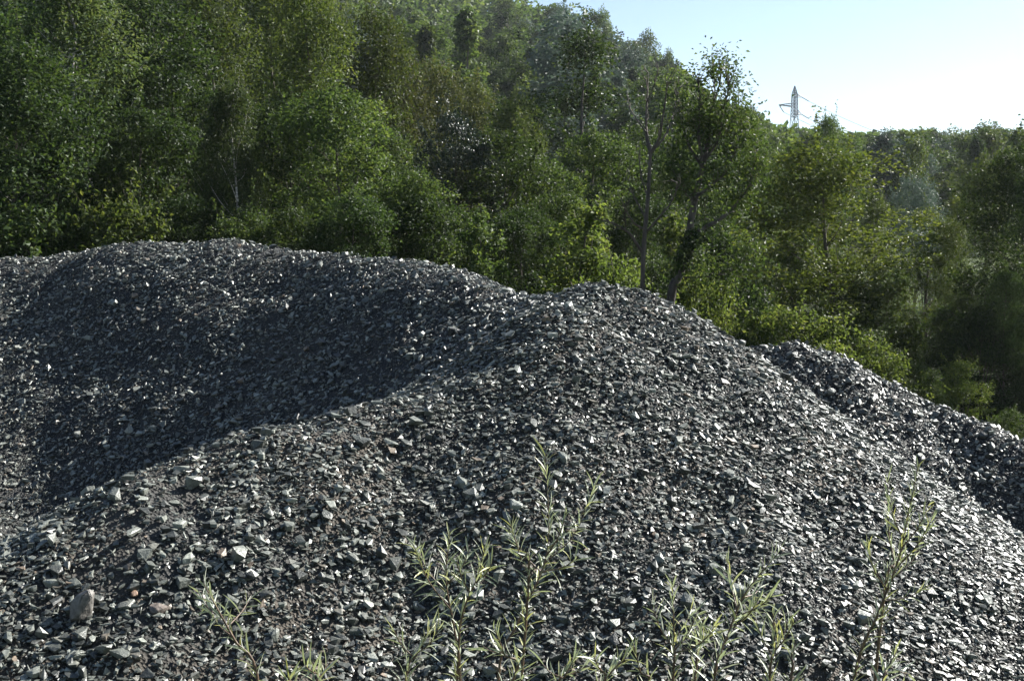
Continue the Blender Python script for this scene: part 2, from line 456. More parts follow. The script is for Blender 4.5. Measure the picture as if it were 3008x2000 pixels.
def make_heap(hf, others, box, res, label, dens, small, thin, n_big, tilt, flat, med):
    cx, cy = (box[0] + box[1]) / 2, (box[2] + box[3]) / 2
    root = empty('slate_heap', (cx, cy, 0.0))
    tag(root, label, 'slate heap', 'heaps of broken slate')
    xs = np.arange(box[0] - 2, box[1] + 2, res); ys = np.arange(box[2] - 2, box[3] + 3, res)
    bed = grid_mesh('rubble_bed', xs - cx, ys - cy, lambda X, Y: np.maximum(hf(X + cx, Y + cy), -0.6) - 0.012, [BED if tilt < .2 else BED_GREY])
    link('rubble_bed', bed, root)
    # all chips
    P, R, s = scatter(hf, others, box, dens, med, .38, (.022, .13), .17 if tilt is None else tilt, thin, flat)
    dp = sunk(P, [hf] + others); P, R, s, dp = (a[dp < .45] for a in (P, R, s, dp))
    s = s * (1 + .15 * np.clip((.4 - P[:, 0]) / 3.5, 0, 1) * np.clip((11 - P[:, 1]) / 3, 0, 1))
    px, py, f = project(P)
    shown = s * FPX / f * ((px > 20) & (px < 2990) & (py < 1985) & (py > 600))
    vis = dp < .03
    shown = shown * vis
    big = np.argsort(-shown)[:n_big]
    mask = np.ones(len(P), bool); mask[big] = False
    off = np.array([cx, cy, 0])
    for k in big:
        me = STONE_MESH[int(rng.integers(len(STONE_MESH)))]
        o = link('stone', me, root)
        o.matrix_basis = Matrix.Translation(P[k] - off) @ Matrix(R[k].tolist()).to_4x4() @ Matrix.Diagonal((s[k], s[k] * rng.uniform(.8, 1.15), s[k] * rng.uniform(.75, 1.2), 1))
    ch = link('slate_chips', join_stones('slate_chips', CHIPS, [(P[mask] - off, R[mask], s[mask])]), root)
    ch['kind'] = 'stuff'
    P, R, s = scatter(hf, others, box, small, .026, .35, (.012, .05), .5, thin)
    dp = sunk(P, [hf] + others); P, R, s = (a[dp < .45] for a in (P, R, s))
    ch = link('slate_grit', join_stones('slate_grit', BITS, [(P - off, R, s)]), root)
    ch['kind'] = 'stuff'
    return root

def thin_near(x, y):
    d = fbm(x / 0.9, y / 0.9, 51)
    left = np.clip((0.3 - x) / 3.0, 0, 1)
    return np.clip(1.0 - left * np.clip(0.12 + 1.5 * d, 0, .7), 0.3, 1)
def thin_far(x, y):
    return np.clip(1.0 - 0.7 * np.clip(fbm(x / 1.2, y / 1.2, 61), 0, 1), 0.6, 1)

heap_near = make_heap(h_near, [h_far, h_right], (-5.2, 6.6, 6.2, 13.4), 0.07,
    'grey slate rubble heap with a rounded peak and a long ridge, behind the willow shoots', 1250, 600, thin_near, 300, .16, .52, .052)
heap_far = make_heap(h_far, [h_near, h_right], (-10, 1.6, 9.5, 21.2), 0.09,
    'dark slate rubble ridge curving along the foot of the birch trees', 600, 200, thin_far, 220, .34, .28, .060)
heap_right = make_heap(h_right, [h_near, h_far], (2.2, 9.0, 11.5, 17.8), 0.08,
    'low dark slate rubble heap sloping down beside the light green bushes', 820, 300, None, 220, .28, .15, .056)

# boulder and two odd coloured stones lying on the near heap
def on_heap(px, py):
    d0 = at(px, py, 1.0) - np.array([0, 0, EYE])
    for Y in np.arange(5.5, 15, 0.01):
        p = np.array([0, 0, EYE]) + d0 * Y
        if h_near(p[0], p[1]) >= p[2]: return p
    return p

def rock_thing(name, label, cat, px, py, size, rot, seed, c0, c1):
    r2 = np.random.default_rng(seed)
    P = r2.normal(0, 1, (30, 3)); P /= np.linalg.norm(P, axis=1)[:, None]; P *= r2.uniform(.86, 1.05, (30, 1)) * np.array(size) * 0.5
    V, F = hull(P)
    bm = bmesh.new()
    vs = [bm.verts.new(v) for v in V]
    for f in F: bm.faces.new([vs[i] for i in f])
    bmesh.ops.dissolve_limit(bm, angle_limit=math.radians(14), verts=bm.verts, edges=bm.edges)
    bmesh.ops.bevel(bm, geom=bm.edges[:], offset=min(size) * 0.03, segments=2, affect='EDGES')
    me = bpy.data.meshes.new(name); bm.to_mesh(me); bm.free()
    me.materials.append(bark_mat(name + '_rock', c0, c1, 30, (1, 1, 1), 0.6))
    p = on_heap(px, py)
    o = link(name, me, None, p + np.array([0, 0, size[2] * 0.22])); o.rotation_euler = rot
    tag(o, label, cat)
    return o
rock_thing('boulder', 'large rounded grey-brown boulder sitting alone among the slate chips', 'boulder', 250, 1810, (.20, .17, .29), (0.15, 0.35, 0.4), 5, (.07, .064, .057), (.145, .134, .12))
rock_thing('flat_rock', 'flat rusty brown rock slab lying beside the large boulder', 'rock', 470, 1795, (.15, .12, .07), (0.35, 0.15, 0.5), 9, (.07, .058, .05), (.16, .13, .11))
rock_thing('orange_stone', 'small orange-brown stone lying between the boulder and a willow shoot', 'stone', 395, 1748, (.06, .05, .05), (0.2, 0.1, 0.9), 12, (.12, .07, .045), (.24, .15, .10))

# ------------------------------------------------------------------ trees
def leaves(C, L, W, droop=0.0, up=0.4, outward=None):
    """one folded four-cornered leaf at each point of C"""
    n = len(C)
    d = rng.normal(0, 1, (n, 3)); d[:, 2] = d[:, 2] * 0.6 - droop * 2
    if outward is not None: d += outward * 0.5
    d /= np.linalg.norm(d, axis=1)[:, None]
    nn = rng.normal(0, 1, (n, 3)); nn[:, 2] += up * 2
    if outward is not None: nn = nn * .62 + outward * .9
    nn -= (nn * d).sum(1)[:, None] * d; nn /= np.linalg.norm(nn, axis=1)[:, None]
    s = np.cross(d, nn)
    l = (L * rng.uniform(.65, 1.3, n))[:, None]; w = (W * rng.uniform(.7, 1.25, n))[:, None]
    f = 0.18 * w
    V = np.stack([C, C + d * l * .45 + s * w * .5 + nn * f, C + d * l - nn * f * .6, C + d * l * .45 - s * w * .5 + nn * f], 1)
    F = np.arange(n * 4).reshape(n, 4)
    return V.reshape(-1, 3), F

def make_tree(kind, seed):
    """returns trunk mesh, crown mesh; height stored in true metres"""
    global rng
    keep = rng; rng = np.random.default_rng(seed)
    T = {  # height, crown start, width/height, lobes, lobe radius(rel width), leaves, leaf length, leaf width, droop, trunk radius, bark
        'broad':   (11, .10, .50, 75, .160, 21000, .14, .09, .05, .13, BARK),
        'oak':     (12, .22, .56, 62, .140, 18000, .145, .095, .0, .20, BARK),
        'birch':   (12, .10, .40, 110, .120, 23000, .105, .07, .35, .10, BARK_BIRCH),
        'olive':   (13, .12, .40, 90, .140, 19000, .135, .065, .45, .11, BARK),
        'bush':    (3.2, .02, 1.05, 70, .130, 8500, .095, .062, .1, .03, BARK),
        'sapling': (4.6, .06, .42, 60, .130, 6000, .095, .060, .15, .04, BARK),
        'round':   (9, .15, .62, 130, .105, 20000, .11, .06, .1, .14, BARK_GREY),
    }[kind]
    H, c0, wr, nl, lr, nleaf, L, W, droop, tr, bark = T
    wid = H * wr
    A = Acc()
    n = 12
    t = np.linspace(0, 1, n)
    wob = np.cumsum(rng.normal(0, .018 * H / 3, (n, 2)), 0); wob -= wob[0]
    trunk = np.stack([wob[:, 0], wob[:, 1], t * H * .93], 1)
    nst = 1 if kind not in ('bush', 'round') else 6
    if nst == 1:
        A.tube(trunk, tr * (1 - .9 * t) + .008, 8)
    else:
        for k in range(nst):
            a = rng.uniform(0, 6.28); sp = rng.uniform(.1, .38) * wid
            A.tube(smooth_path([(0.04 * math.cos(a), .04 * math.sin(a), -.1), (sp * .4 * math.cos(a), sp * .4 * math.sin(a), H * .35), (sp * math.cos(a), sp * math.sin(a), H * .8)], 7), np.linspace(tr, .006, 7), 6)
    # lobes
    u = rng.uniform(0, 1, nl)
    if kind in ('bush', 'round'):
        prof = lambda q: np.sqrt(np.clip(1 - (q * 1.0) ** 2.2, 0, 1)) * (0.78 + .22 * np.clip(q / .3, 0, 1))
    elif kind == 'birch':
        prof = lambda q: np.clip(q / .22, .35, 1) ** .6 * (1 - q) ** .62 * 1.15
    elif kind == 'sapling':
        prof = lambda q: np.clip(q / .15, .4, 1) * (1 - q) ** .6 * 1.1
    elif kind == 'olive':
        prof = lambda q: np.clip(q / .25, .45, 1) * np.clip(1 - q, 0, 1) ** .5 * 1.05
    else:
        prof = lambda q: np.clip(q / .18, .5, 1) * np.sqrt(np.clip(1 - q ** 2.6, 0, 1))
    ang = rng.uniform(0, 6.283, nl); rr = rng.uniform(0.12, 1, nl) ** .45
    lump = 1 + .22 * np.sin(ang * 2 + rng.uniform(0, 6)) + .16 * np.sin(ang * 3 + u * 7 + rng.uniform(0, 6))
    rad = prof(u) * wid * .5 * rr * lump
    z = H * (c0 + (1 - c0) * u)
    tx = np.interp(z, trunk[:, 2], trunk[:, 0]); ty = np.interp(z, trunk[:, 2], trunk[:, 1])
    LC = np.stack([tx + np.cos(ang) * rad, ty + np.sin(ang) * rad, z], 1)
    LR = wid * lr * rng.uniform(.65, 1.35, nl) * (1.0 if kind != 'birch' else .95)
    # limbs
    for k in range(nl):
        if rng.uniform() > (.55 if kind in ('oak', 'olive') else .40): continue
        zb = max(H * c0 * .7, z[k] - rad[k] * rng.uniform(.7, 1.5) - .1)
        b0 = np.array([np.interp(zb, trunk[:, 2], trunk[:, 0]), np.interp(zb, trunk[:, 2], trunk[:, 1]), zb])
        mid = b0 * .5 + LC[k] * .5 + np.array([0, 0, -.10 * rad[k]]) + rng.normal(0, .04, 3) * rad[k]
        rb = max(.012, tr * .42 * (1 - zb / H) + .006) * (1.0 if nst == 1 else .5)
        A.tube(smooth_path([b0, mid, LC[k] + rng.normal(0, .2, 3) * LR[k]], 6), np.linspace(rb, .005, 6), 5)
    # leaves
    w = LR ** 2; w /= w.sum()
    pick = rng.choice(nl, nleaf, p=w)
    g = rng.normal(0, 1, (nleaf, 3)); g /= np.linalg.norm(g, axis=1)[:, None]
    g[:, 2] = np.where(rng.uniform(0, 1, nleaf) < .6, np.abs(g[:, 2]), g[:, 2])
    rad3 = rng.uniform(0.03, 1, nleaf) ** .36
    out = g.copy()
    g = g * rad3[:, None] * LR[pick][:, None] * np.array([1, 1, .75 if droop < .3 else 1.15])
    C = LC[pick] + g
    if droop > .3: C[:, 2] -= np.abs(rng.normal(0, .25, nleaf)) * LR[pick]
    # loose sprigs at the rim and free standing shoots at the top, so the outline is uneven
    ns = nleaf // 7
    rimk = rng.integers(0, nl, 60 if nst == 1 else 40)
    path_t = rng.uniform(0, 1, ns); which = rng.integers(0, len(rimk), ns)
    dirs = LC[rimk] - np.stack([tx[rimk], ty[rimk], z[rimk] - .35 * H * .3], 1); dirs[:, 2] += .25 * H * .2
    dirs /= np.linalg.norm(dirs, axis=1)[:, None] + 1e-6
    slen = LR[rimk] * rng.uniform(1.0, 2.1, len(rimk))
    C2 = LC[rimk][which] + dirs[which] * (slen[which] * path_t)[:, None] + rng.normal(0, .035 * H / 10 + .02, (ns, 3))
    C = np.vstack([C, C2]); out = np.vstack([out, dirs[which]])
    C[:, 2] = np.maximum(C[:, 2], .03)
    ax = np.stack([np.interp(C[:, 2], trunk[:, 2], trunk[:, 0]), np.interp(C[:, 2], trunk[:, 2], trunk[:, 1]), C[:, 2]], 1)
    ow = C - ax; ow /= np.linalg.norm(ow, axis=1)[:, None] + 1e-6
    V, F = leaves(C, L, W, droop, .45, out * .75 + ow * .35)
    lobe_t = rng.uniform(-.22, .22, nl)
    tint = np.clip(np.concatenate([.5 + lobe_t[pick], np.full(ns, .6)]) + rng.normal(0, .2, len(C)), 0, 1)
    for k in range(len(rimk)):
        p0 = LC[rimk[k]]; A.tube(np.array([p0, p0 + dirs[k] * slen[k] * .95]), [.008, .003], 3)
    TV, TF = A.get()
    tm = build_mesh('trunk', TV, [TF], [bark], smooth=True)
    cm = build_mesh('crown', V, [F], [LEAF['mid']], tint=tint)
    rng = keep
    return tm, cm, float(max(V[:, 2].max(), H * .95))

KIND = {}
for kind, cnt in (('broad', 3), ('oak', 2), ('birch', 2), ('olive', 3), ('bush', 3), ('sapling', 2), ('round', 1)):
    KIND[kind] = [make_tree(kind, 100 + 17 * k + len(kind) * 7) for k in range(cnt)]
NAMES = {'broad': ('broadleaf_tree', 'tree'), 'oak': ('oak_tree', 'tree'), 'birch': ('birch_tree', 'tree'), 'olive': ('slender_tree', 'tree'),
         'bush': ('bush', 'bush'), 'sapling': ('sapling', 'sapling'), 'round': ('round_tree', 'tree')}

def plant(kind, px, top, Y, colr, label, wide=1.0, group=None, v=None):
    tm, cm, H = KIND[kind][int(rng.integers(len(KIND[kind]))) if v is None else v]
    p = at(px, top, Y); gz = float(terrain(p[0], Y)) - 0.05
    s = max(p[2] - gz, .5) / H
    nm, cat = NAMES[kind]
    root = empty(nm, (p[0], Y, gz)); root.rotation_euler = (0, 0, rng.uniform(0, 6.28))
    root.scale = (s * wide, s * wide, s)
    tag(root, label, cat, group)
    link('trunk', tm, root)
    c = link('crown', cm, root)
    c.material_slots[0].link = 'OBJECT'; c.material_slots[0].material = LEAF[colr]
    return root

G1, G2, G3 = 'trees lining the back of the slate heaps', 'trees deeper in the wood', 'bushes at the foot of the wood'
# --- trees one can pick out in the photograph
plant('birch', 225, -190, 30, 'birch', 'tall pale green birch with a broken white trunk line in its crown', 1.15, G1, 0)
plant('birch', 690, 195, 27, 'birch', 'slim birch with a thin white stem standing behind the slate ridge', 1.0, G1, 1)
plant('broad', 10, -30, 26.5, 'dark', 'dark broadleaf tree crowding the tall pale green birch', 1.0, G1, 0)
plant('bush', 345, 470, 24.6, 'light', 'fresh green leafy bush under the tall pale green birch', .75, G3, 0)
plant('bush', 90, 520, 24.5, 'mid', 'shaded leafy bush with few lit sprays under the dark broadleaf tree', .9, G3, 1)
plant('broad', 520, 60, 32, 'dark', 'very dark broadleaf tree between the two birches', .95, G1, 1)
plant('broad', 985, 190, 28, 'mid', 'bushy broadleaf tree with forked dark trunk beside the slim birch', 1.0, G1, 2)
plant('broad', 1175, 400, 27, 'mid', 'compact broadleaf tree with lit shoulders behind the slate ridge', 1.05, G1, 0)
plant('broad', 1325, 265, 31, 'blue', 'dark bluish glossy evergreen tree wedged between olive green trees', .75, G1, 1)
plant('broad', 1470, 320, 31, 'mid', 'broad green tree behind the saddle between the slate ridge and the peak', 1.05, G1, 1)
plant('oak', 1700, 40, 46, 'dark', 'tall dark oak with open limbs rising against the hillside', 1.1, G1, 0)
plant('broad', 1745, 330, 35, 'mid', 'mid green tree under the tall dark oak', 1.0, G1, 2)
plant('sapling', 1395, 605, 24.0, 'mid', 'leafy young tree rising just behind the slate ridge', 1.0, G3, 0)
plant('sapling', 1690, 560, 24.5, 'light', 'fresh green young tree just behind the rounded slate peak', 1.15, G3, 1)
plant('sapling', 1965, 610, 24.8, 'light', 'bright green young tree between the bare tree and the leaning tree', 1.1, G3, 0)
plant('bush', 1830, 690, 23.5, 'light', 'yellow-green bush at the foot of the bare tree', .75, G3, 1)
plant('bush', 2060, 740, 24, 'light', 'yellow-green bush at the foot of the leaning tree', .55, G3, 2)
plant('bush', 2330, 850, 22.0, 'light', 'wide light green bush behind the low dark slate heap', .9, G3, 2)
plant('bush', 2190, 900, 22.6, 'mid', 'small green bush in the gap between two slate heaps', .8, G3, 0)
plant('bush', 2540, 930, 23, 'light', 'low light green bush sloping down behind the low slate heap', .9, G3, 1)
plant('broad', 2450, 305, 29, 'fresh', 'big rounded full green tree standing below the pylon', 1.35, G1, 0)
plant('round', 2680, 455, 46, 'silver', 'round silvery grey-green tree beyond the big rounded green tree', .8, G1, 0)
plant('oak', 2720, 560, 37, 'olive', 'open tree with a straight dark bare lower trunk', .9, G1, 1)
plant('olive', 2900, 440, 36, 'olive', 'loose olive green tree beside the straight dark trunk', 1.0, G1, 1)
plant('broad', 3030, 330, 30, 'dark', 'dark tree with loose sprays leaning in from the edge of the wood', 1.0, G1, 0)
plant('birch', 3170, 60, 27, 'dark', 'tall dark birch whose drooping twigs hang into the bright sky', 1.0, G1, 0)
plant('bush', 2830, 1020, 25, 'olive', 'olive bush in front of the straight dark trunk', .8, G3, 0)
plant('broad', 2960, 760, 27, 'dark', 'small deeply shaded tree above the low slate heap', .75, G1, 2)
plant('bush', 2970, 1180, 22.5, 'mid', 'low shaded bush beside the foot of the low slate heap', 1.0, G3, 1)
plant('bush', 2700, 1040, 24, 'mid', 'green bush in front of the straight dark trunk base', .8, G3, 2)
plant('oak', 2440, 300, 50, 'dark', 'leafy tree top poking out above the big rounded green tree', .55, G1, 0)
plant('broad', 2200, 330, 40, 'mid', 'green tree between the leaning tree and the big rounded green tree', .85, G1, 1)
plant('broad', 2130, 640, 29, 'dark', 'dark shaded tree behind the leaning tree', .8, G1, 0)
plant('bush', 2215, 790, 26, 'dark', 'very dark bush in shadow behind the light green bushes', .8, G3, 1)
# --- wood behind, only place tells these apart
deep = [('broad', 470, -160, 38, 'dark'), ('olive', 640, -130, 40, 'olive'), ('olive', 790, -200, 43, 'olive'), ('olive', 930, -120, 38, 'olive'), ('olive', 1080, -20, 41, 'olive'),
        ('broad', 840, 230, 31, 'dark'), ('olive', 1180, 120, 42, 'brown'), ('olive', 1270, 160, 47, 'brown'), ('olive', 1390, 190, 50, 'brown'), ('broad', 1080, 270, 33, 'mid'),
        ('birch', 330, -220, 40, 'birch'), ('broad', 130, -230, 38, 'dark'), ('broad', -80, -120, 33, 'dark'), ('broad', 410, 250, 28.5, 'dark'), ('broad', 160, 330, 27.5, 'dark'),
        ('olive', 1500, 260, 44, 'olive'), ('broad', 1590, 420, 33, 'mid'), ('broad', 1640, 480, 29.5, 'mid'), ('olive', 1850, 420, 46, 'olive'), ('broad', 1880, 520, 33, 'dark'),
        ('olive', 1960, 470, 42, 'olive'), ('broad', 2080, 420, 36, 'dark'), ('broad', 2290, 470, 44, 'mid'), ('broad', 2330, 620, 31, 'dark'), ('olive', 2570, 520, 38, 'olive'),
        ('broad', 2620, 740, 33, 'mid'), ('olive', 2800, 610, 42, 'olive'), ('broad', 2830, 800, 31, 'mid'), ('broad', 2500, 760, 29, 'dark'), ('olive', 2990, 560, 40, 'olive'),
        ('broad', 3200, 500, 32, 'dark'), ('broad', 3330, 300, 36, 'dark'), ('broad', 1240, 520, 26.5, 'dark'), ('broad', 1040, 520, 25.5, 'dark'), ('broad', 720, 520, 25.4, 'mid'),
        ('broad', 560, 520, 25.6, 'dark'), ('broad', 870, 560, 25, 'mid'), ('broad', -250, 0, 30, 'dark'), ('broad', 230, 560, 25.5, 'dark'), ('birch', 580, -60, 45, 'birch'),
        ('olive', 870, -220, 52, 'olive'), ('broad', 1540, 560, 27.5, 'dark'), ('olive', 2400, 520, 41, 'olive')]
FRONT = [(10, 'dark edge tree'), (225, 'tall pale birch'), (520, 'very dark tree'), (690, 'slim white-stemmed birch'), (985, 'forked bushy tree'), (1175, 'compact broadleaf tree'), (1325, 'bluish evergreen'),
         (1470, 'broad saddle tree'), (1700, 'tall dark oak'), (1885, 'bare dead tree'), (2000, 'leaning tree'), (2200, 'shaded green tree'), (2450, 'big rounded tree'), (2680, 'silvery round tree'),
         (2725, 'straight bare trunk'), (2900, 'loose olive tree'), (3030, 'loose-sprayed dark tree')]
TONE = {'dark': 'dark green', 'mid': 'mid green', 'olive': 'olive green', 'brown': 'brownish olive', 'birch': 'pale birch-green'}
used = {}
def place_label(lead, px):
    k = sorted(FRONT, key=lambda q: abs(q[0] - px))[:2]
    for lab in (f'{lead} behind the {k[0][1]}', f'{lead} behind the {k[0][1]} towards the {k[1][1]}', f'second {lead} behind the {k[0][1]} towards the {k[1][1]}'):
        if lab not in used: break
    used[lab] = 1
    return lab
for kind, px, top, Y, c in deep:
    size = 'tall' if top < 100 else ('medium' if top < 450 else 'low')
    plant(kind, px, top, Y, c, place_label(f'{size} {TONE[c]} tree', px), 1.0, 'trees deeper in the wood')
for px in list(range(-150, 3300, 105)):
    Y = 27 + rng.uniform(-1, 5)
    if 1750 < px < 2100: Y += 4
    c = str(rng.choice(['dark', 'mid', 'dark']))
    plant('bush', px + rng.uniform(-30, 30), rng.uniform(640, 760) + (180 if px > 2250 else 0), Y, c, place_label(f'{TONE[c]} understorey bush', px), .9, 'understorey bushes')

# ------------------------------------------------------------------ bare tree and leaning tree
TW = []
def branch_part(root, base, pts, r0, r1, bark, twigs=0, tl=.5):
    A = Acc(); path = smooth_path(pts, 3 * len(pts)); A.tube(path - base, np.linspace(r0, r1, len(path)), 6)
    for k in range(twigs):
        i = int(rng.integers(len(path) // 4, len(path)))
        d = path[min(i + 1, len(path) - 1)] - path[i - 1]; d /= np.linalg.norm(d) + 1e-6
        d = d + rng.normal(0, .55, 3); d[2] += .3; d /= np.linalg.norm(d)
        e = path[i] + d * tl * rng.uniform(.4, 1.2); m = (path[i] + e) / 2 + rng.normal(0, .06, 3) * tl
        TW.append(np.linspace(m, e, 4))
        A.tube(smooth_path([path[i], m, e], 5) - base, np.linspace(max(r1, r0 * .3), .003, 5), 4)
    V, F = A.get()
    return link('branch', build_mesh('branch', V, [F], [bark], smooth=True), root)

def px_path(pts, Y, dY=0):
    return [at(x, y, Y + dY * i / max(1, len(pts) - 1)) for i, (x, y) in enumerate(pts)]

Yb = 21.5
base = at(1884, 1000, Yb); base[2] = float(terrain(base[0], Yb)) - .05
bt = empty('bare_tree', base); tag(bt, 'dead leafless tree with a straight thin trunk and forked upright twigs', 'tree', G1)
tp = smooth_path([base] + px_path([(1887, 860), (1893, 700), (1902, 600), (1908, 500), (1911, 445)], Yb), 20)
V, F = tube(tp - base, np.linspace(.046, .026, 20), 8)
link('trunk', build_mesh('trunk', V, [F], [BARK_DEAD], smooth=True), bt)
for pts, r0, dY, tw in [
    ([(1911, 450), (1900, 400), (1898, 340), (1902, 275), (1904, 215)], .045, .3, 9),
    ([(1911, 450), (1935, 410), (1948, 340), (1957, 275), (1962, 235)], .035, -.4, 7),
    ([(1911, 448), (1950, 405), (1975, 350), (1988, 290)], .028, .7, 6),
    ([(1899, 390), (1870, 350), (1845, 310)], .018, .5, 5),
    ([(1900, 300), (1920, 255), (1932, 215)], .014, -.3, 3),
    ([(1896, 640), (1880, 610), (1855, 560), (1848, 530)], .02, .4, 3),
    ([(1885, 740), (1860, 700), (1842, 680), (1800, 655), (1745, 643)], .03, -.5, 6),
    ([(1891, 672), (1868, 660), (1845, 630), (1830, 600)], .02, -.6, 6),
    ([(1890, 690), (1935, 640), (1968, 600), (1985, 565), (1990, 540), (1970, 528)], .022, -.4, 5),
    ([(1902, 580), (1885, 520), (1878, 470), (1880, 430)], .015, .3, 3),
    ([(1838, 682), (1836, 640), (1834, 600)], .012, -.5, 3)]:
    branch_part(bt, base, px_path(pts, Yb, dY), r0 * .9, .007, BARK_DEAD, tw + 2, .34)

Yl = 22.0
base = at(1950, 1010, Yl); base[2] = float(terrain(base[0], Yl)) - .05
lt = empty('leaning_tree', base); tag(lt, 'leaning dark-trunked tree with sparse thin crown and bare top twigs', 'tree', G1)
tp = smooth_path([base] + px_path([(1968, 900), (1995, 810), (2018, 720), (2035, 620), (2052, 540), (2066, 485)], Yl, .4), 24)
V, F = tube(tp - base, np.linspace(.088, .046, 24), 8)
link('trunk', build_mesh('trunk', V, [F], [BARK], smooth=True), lt)
limbs = [([(2066, 485), (2078, 420), (2088, 330), (2100, 270), (2096, 215)], .045, .4, 12), ([(2066, 487), (2052, 400), (2055, 310), (2050, 230)], .035, -.4, 10),
         ([(2062, 490), (2025, 430), (2003, 360), (1993, 310), (1994, 260)], .03, .5, 8), ([(2070, 470), (2110, 410), (2125, 320), (2138, 275), (2142, 240)], .03, -.5, 9),
         ([(2045, 580), (2090, 545), (2135, 500), (2165, 430), (2180, 380)], .025, .5, 9), ([(2040, 600), (2010, 560), (1990, 480), (1985, 420)], .02, .6, 7), ([(2075, 440), (2120, 400), (2160, 350), (2170, 310)], .02, .2, 6), ([(2050, 680), (2120, 640), (2165, 600), (2200, 545), (2220, 480), (2228, 400)], .04, .8, 10),
         ([(2010, 815), (2080, 812), (2150, 795), (2200, 740)], .02, -.8, 6), ([(2088, 330), (2110, 260), (2118, 225), (2112, 200)], .018, -.2, 5),
         ([(2010, 745), (2030, 760), (2035, 790)], .01, -.4, 3), ([(2050, 590), (2000, 540), (1975, 500)], .018, -.5, 5)]
cl = []; cr = []; TW.clear()
for pts, r0, dY, tw in limbs:
    pp = px_path(pts, Yl + .2, dY); branch_part(lt, base, pp, r0, .004, BARK, tw * 3, .36)
    sp = smooth_path(pp, 14)[3:]
    cl.append(sp); cr.append(np.full(len(sp), .33))
cl0 = np.vstack(cl); lowp = cl0[project(cl0)[1] > 300]; lowp = lowp + rng.normal(0, .2, lowp.shape)
cl = np.vstack(TW + [lowp, lowp + rng.normal(0, .25, lowp.shape), lowp + rng.normal(0, .3, lowp.shape)]); n = 11000
wt = np.where(project(cl)[1] < 330, .35, 1.0); k = rng.choice(len(cl), n, p=wt / wt.sum())
C = cl[k] + rng.normal(0, 1, (n, 3)) * np.array([.13, .15, .13]) - base
V, F = leaves(C, .075, .042, .2, .4)
link('crown', build_mesh('crown', V, [F], [LEAF['mid']], tint=rng.uniform(0, .9, n)), lt)
n = 1600; g = rng.normal(0, 1, (n, 3)); g /= np.linalg.norm(g, axis=1)[:, None]
ivc = smooth_path(px_path([(2005, 770), (2018, 735), (2030, 700)], Yl + .1), 8)
C = ivc[rng.integers(0, 8, n)] + g * rng.uniform(.4, 1, (n, 1)) * np.array([.15, .15, .2]) - base
V, F = leaves(C, .07, .055, .1, .4)
link('ivy', build_mesh('ivy', V, [F], [LEAF['dark']], tint=rng.uniform(0, 1, n)), lt)

# ------------------------------------------------------------------ wooded hillsides
def hill_tree(seed, conifer=False):
    global rng
    keep = rng; rng = np.random.default_rng(seed)
    H = 9.0; n = 5200; nl = 46
    u = rng.uniform(0, 1, nl); ang = rng.uniform(0, 6.283, nl)
    wid = H * (.34 if conifer else .52)
    prof = (1 - u) ** .7 if conifer else np.clip(u / .2, .5, 1) * np.sqrt(np.clip(1 - u ** 2.4, 0, 1))
    rad = prof * wid * .5 * rng.uniform(.2, 1, nl) ** .5
    LC = np.stack([np.cos(ang) * rad, np.sin(ang) * rad, H * (.14 + .84 * u)], 1); LR = wid * .15 * rng.uniform(.6, 1.3, nl)
    k = rng.integers(0, nl, n); g = rng.normal(0, 1, (n, 3)); g /= np.linalg.norm(g, axis=1)[:, None]
    C = LC[k] + g * (rng.uniform(.1, 1, n) ** .5)[:, None] * LR[k][:, None]
    V, F = leaves(C, .25, .16, .15, .4, g)
    A = Acc(); A.tube(np.array([[0, 0, -.3], [.1, 0, H * .5], [0, .1, H * .9]]), [.14, .08, .02], 6)
    TV, TF = A.get()
    tint = np.clip(.5 + rng.uniform(-.2, .2, nl)[k] + rng.normal(0, .2, n), 0, 1)
    me = build_mesh('hillside_tree', np.vstack([V, TV]), [F, TF + len(V)], [LEAF['mid'], BARK], np.r_[np.zeros(len(F)), np.ones(len(TF))], np.r_[tint, np.zeros(len(TF))])
    rng = keep
    return me
HT = [hill_tree(900 + k, k == 4) for k in range(6)]

def skyline_mask(px):
    """photograph row below which nearer trees hide the hillside"""
    return np.interp(px, [-400, 600, 1000, 1200, 1500, 1560, 1700, 1850, 1900, 2200, 2280, 2600, 2800, 3000, 3400], [-50, -50, 120, 260, 380, 250, 250, 380, 560, 560, 520, 520, 640, 560, 560])
cand = []
for (x0, x1, y0, y1, sp) in ((-140, 110, 84, 300, 4.6), (60, 260, 300, 500, 6.0)):
    for x in np.arange(x0, x1, sp):
        for y in np.arange(y0, y1, sp * 1.15):
            X = x + rng.uniform(-.45, .45) * sp; Yy = y + rng.uniform(-.45, .45) * sp
            cand.append((X, Yy))
cand = np.array(cand); cz = terrain(cand[:, 0], cand[:, 1])
hh = 9.0 * np.exp(rng.normal(0, .2, len(cand))) * np.where(cand[:, 1] > 300, 1.1, 1.0)
px, pt, f = project(np.column_stack([cand, cz + hh]))
SKX = [-400, 1100, 1330, 1620, 1700, 1780, 1880, 1950, 2000, 2100, 2220, 2260, 2330, 2500, 2700, 2850, 3400]
SKY_ = [-400, -120, -20, 14, 34, 52, 112, 172, 220, 300, 335, 378, 384, 392, 384, 378, 372]
lim = np.interp(px, SKX, SKY_) + rng.uniform(-6, 26, len(cand))
zlim = EYE + (760 - lim) / FPX * cand[:, 1]
hh = np.minimum(hh, zlim - cz)
px, pt, f = project(np.column_stack([cand, cz + hh]))
ok = (hh > 3.5) & (px > -150) & (px < 3200) & (pt < skyline_mask(px)) & (pt > -260)
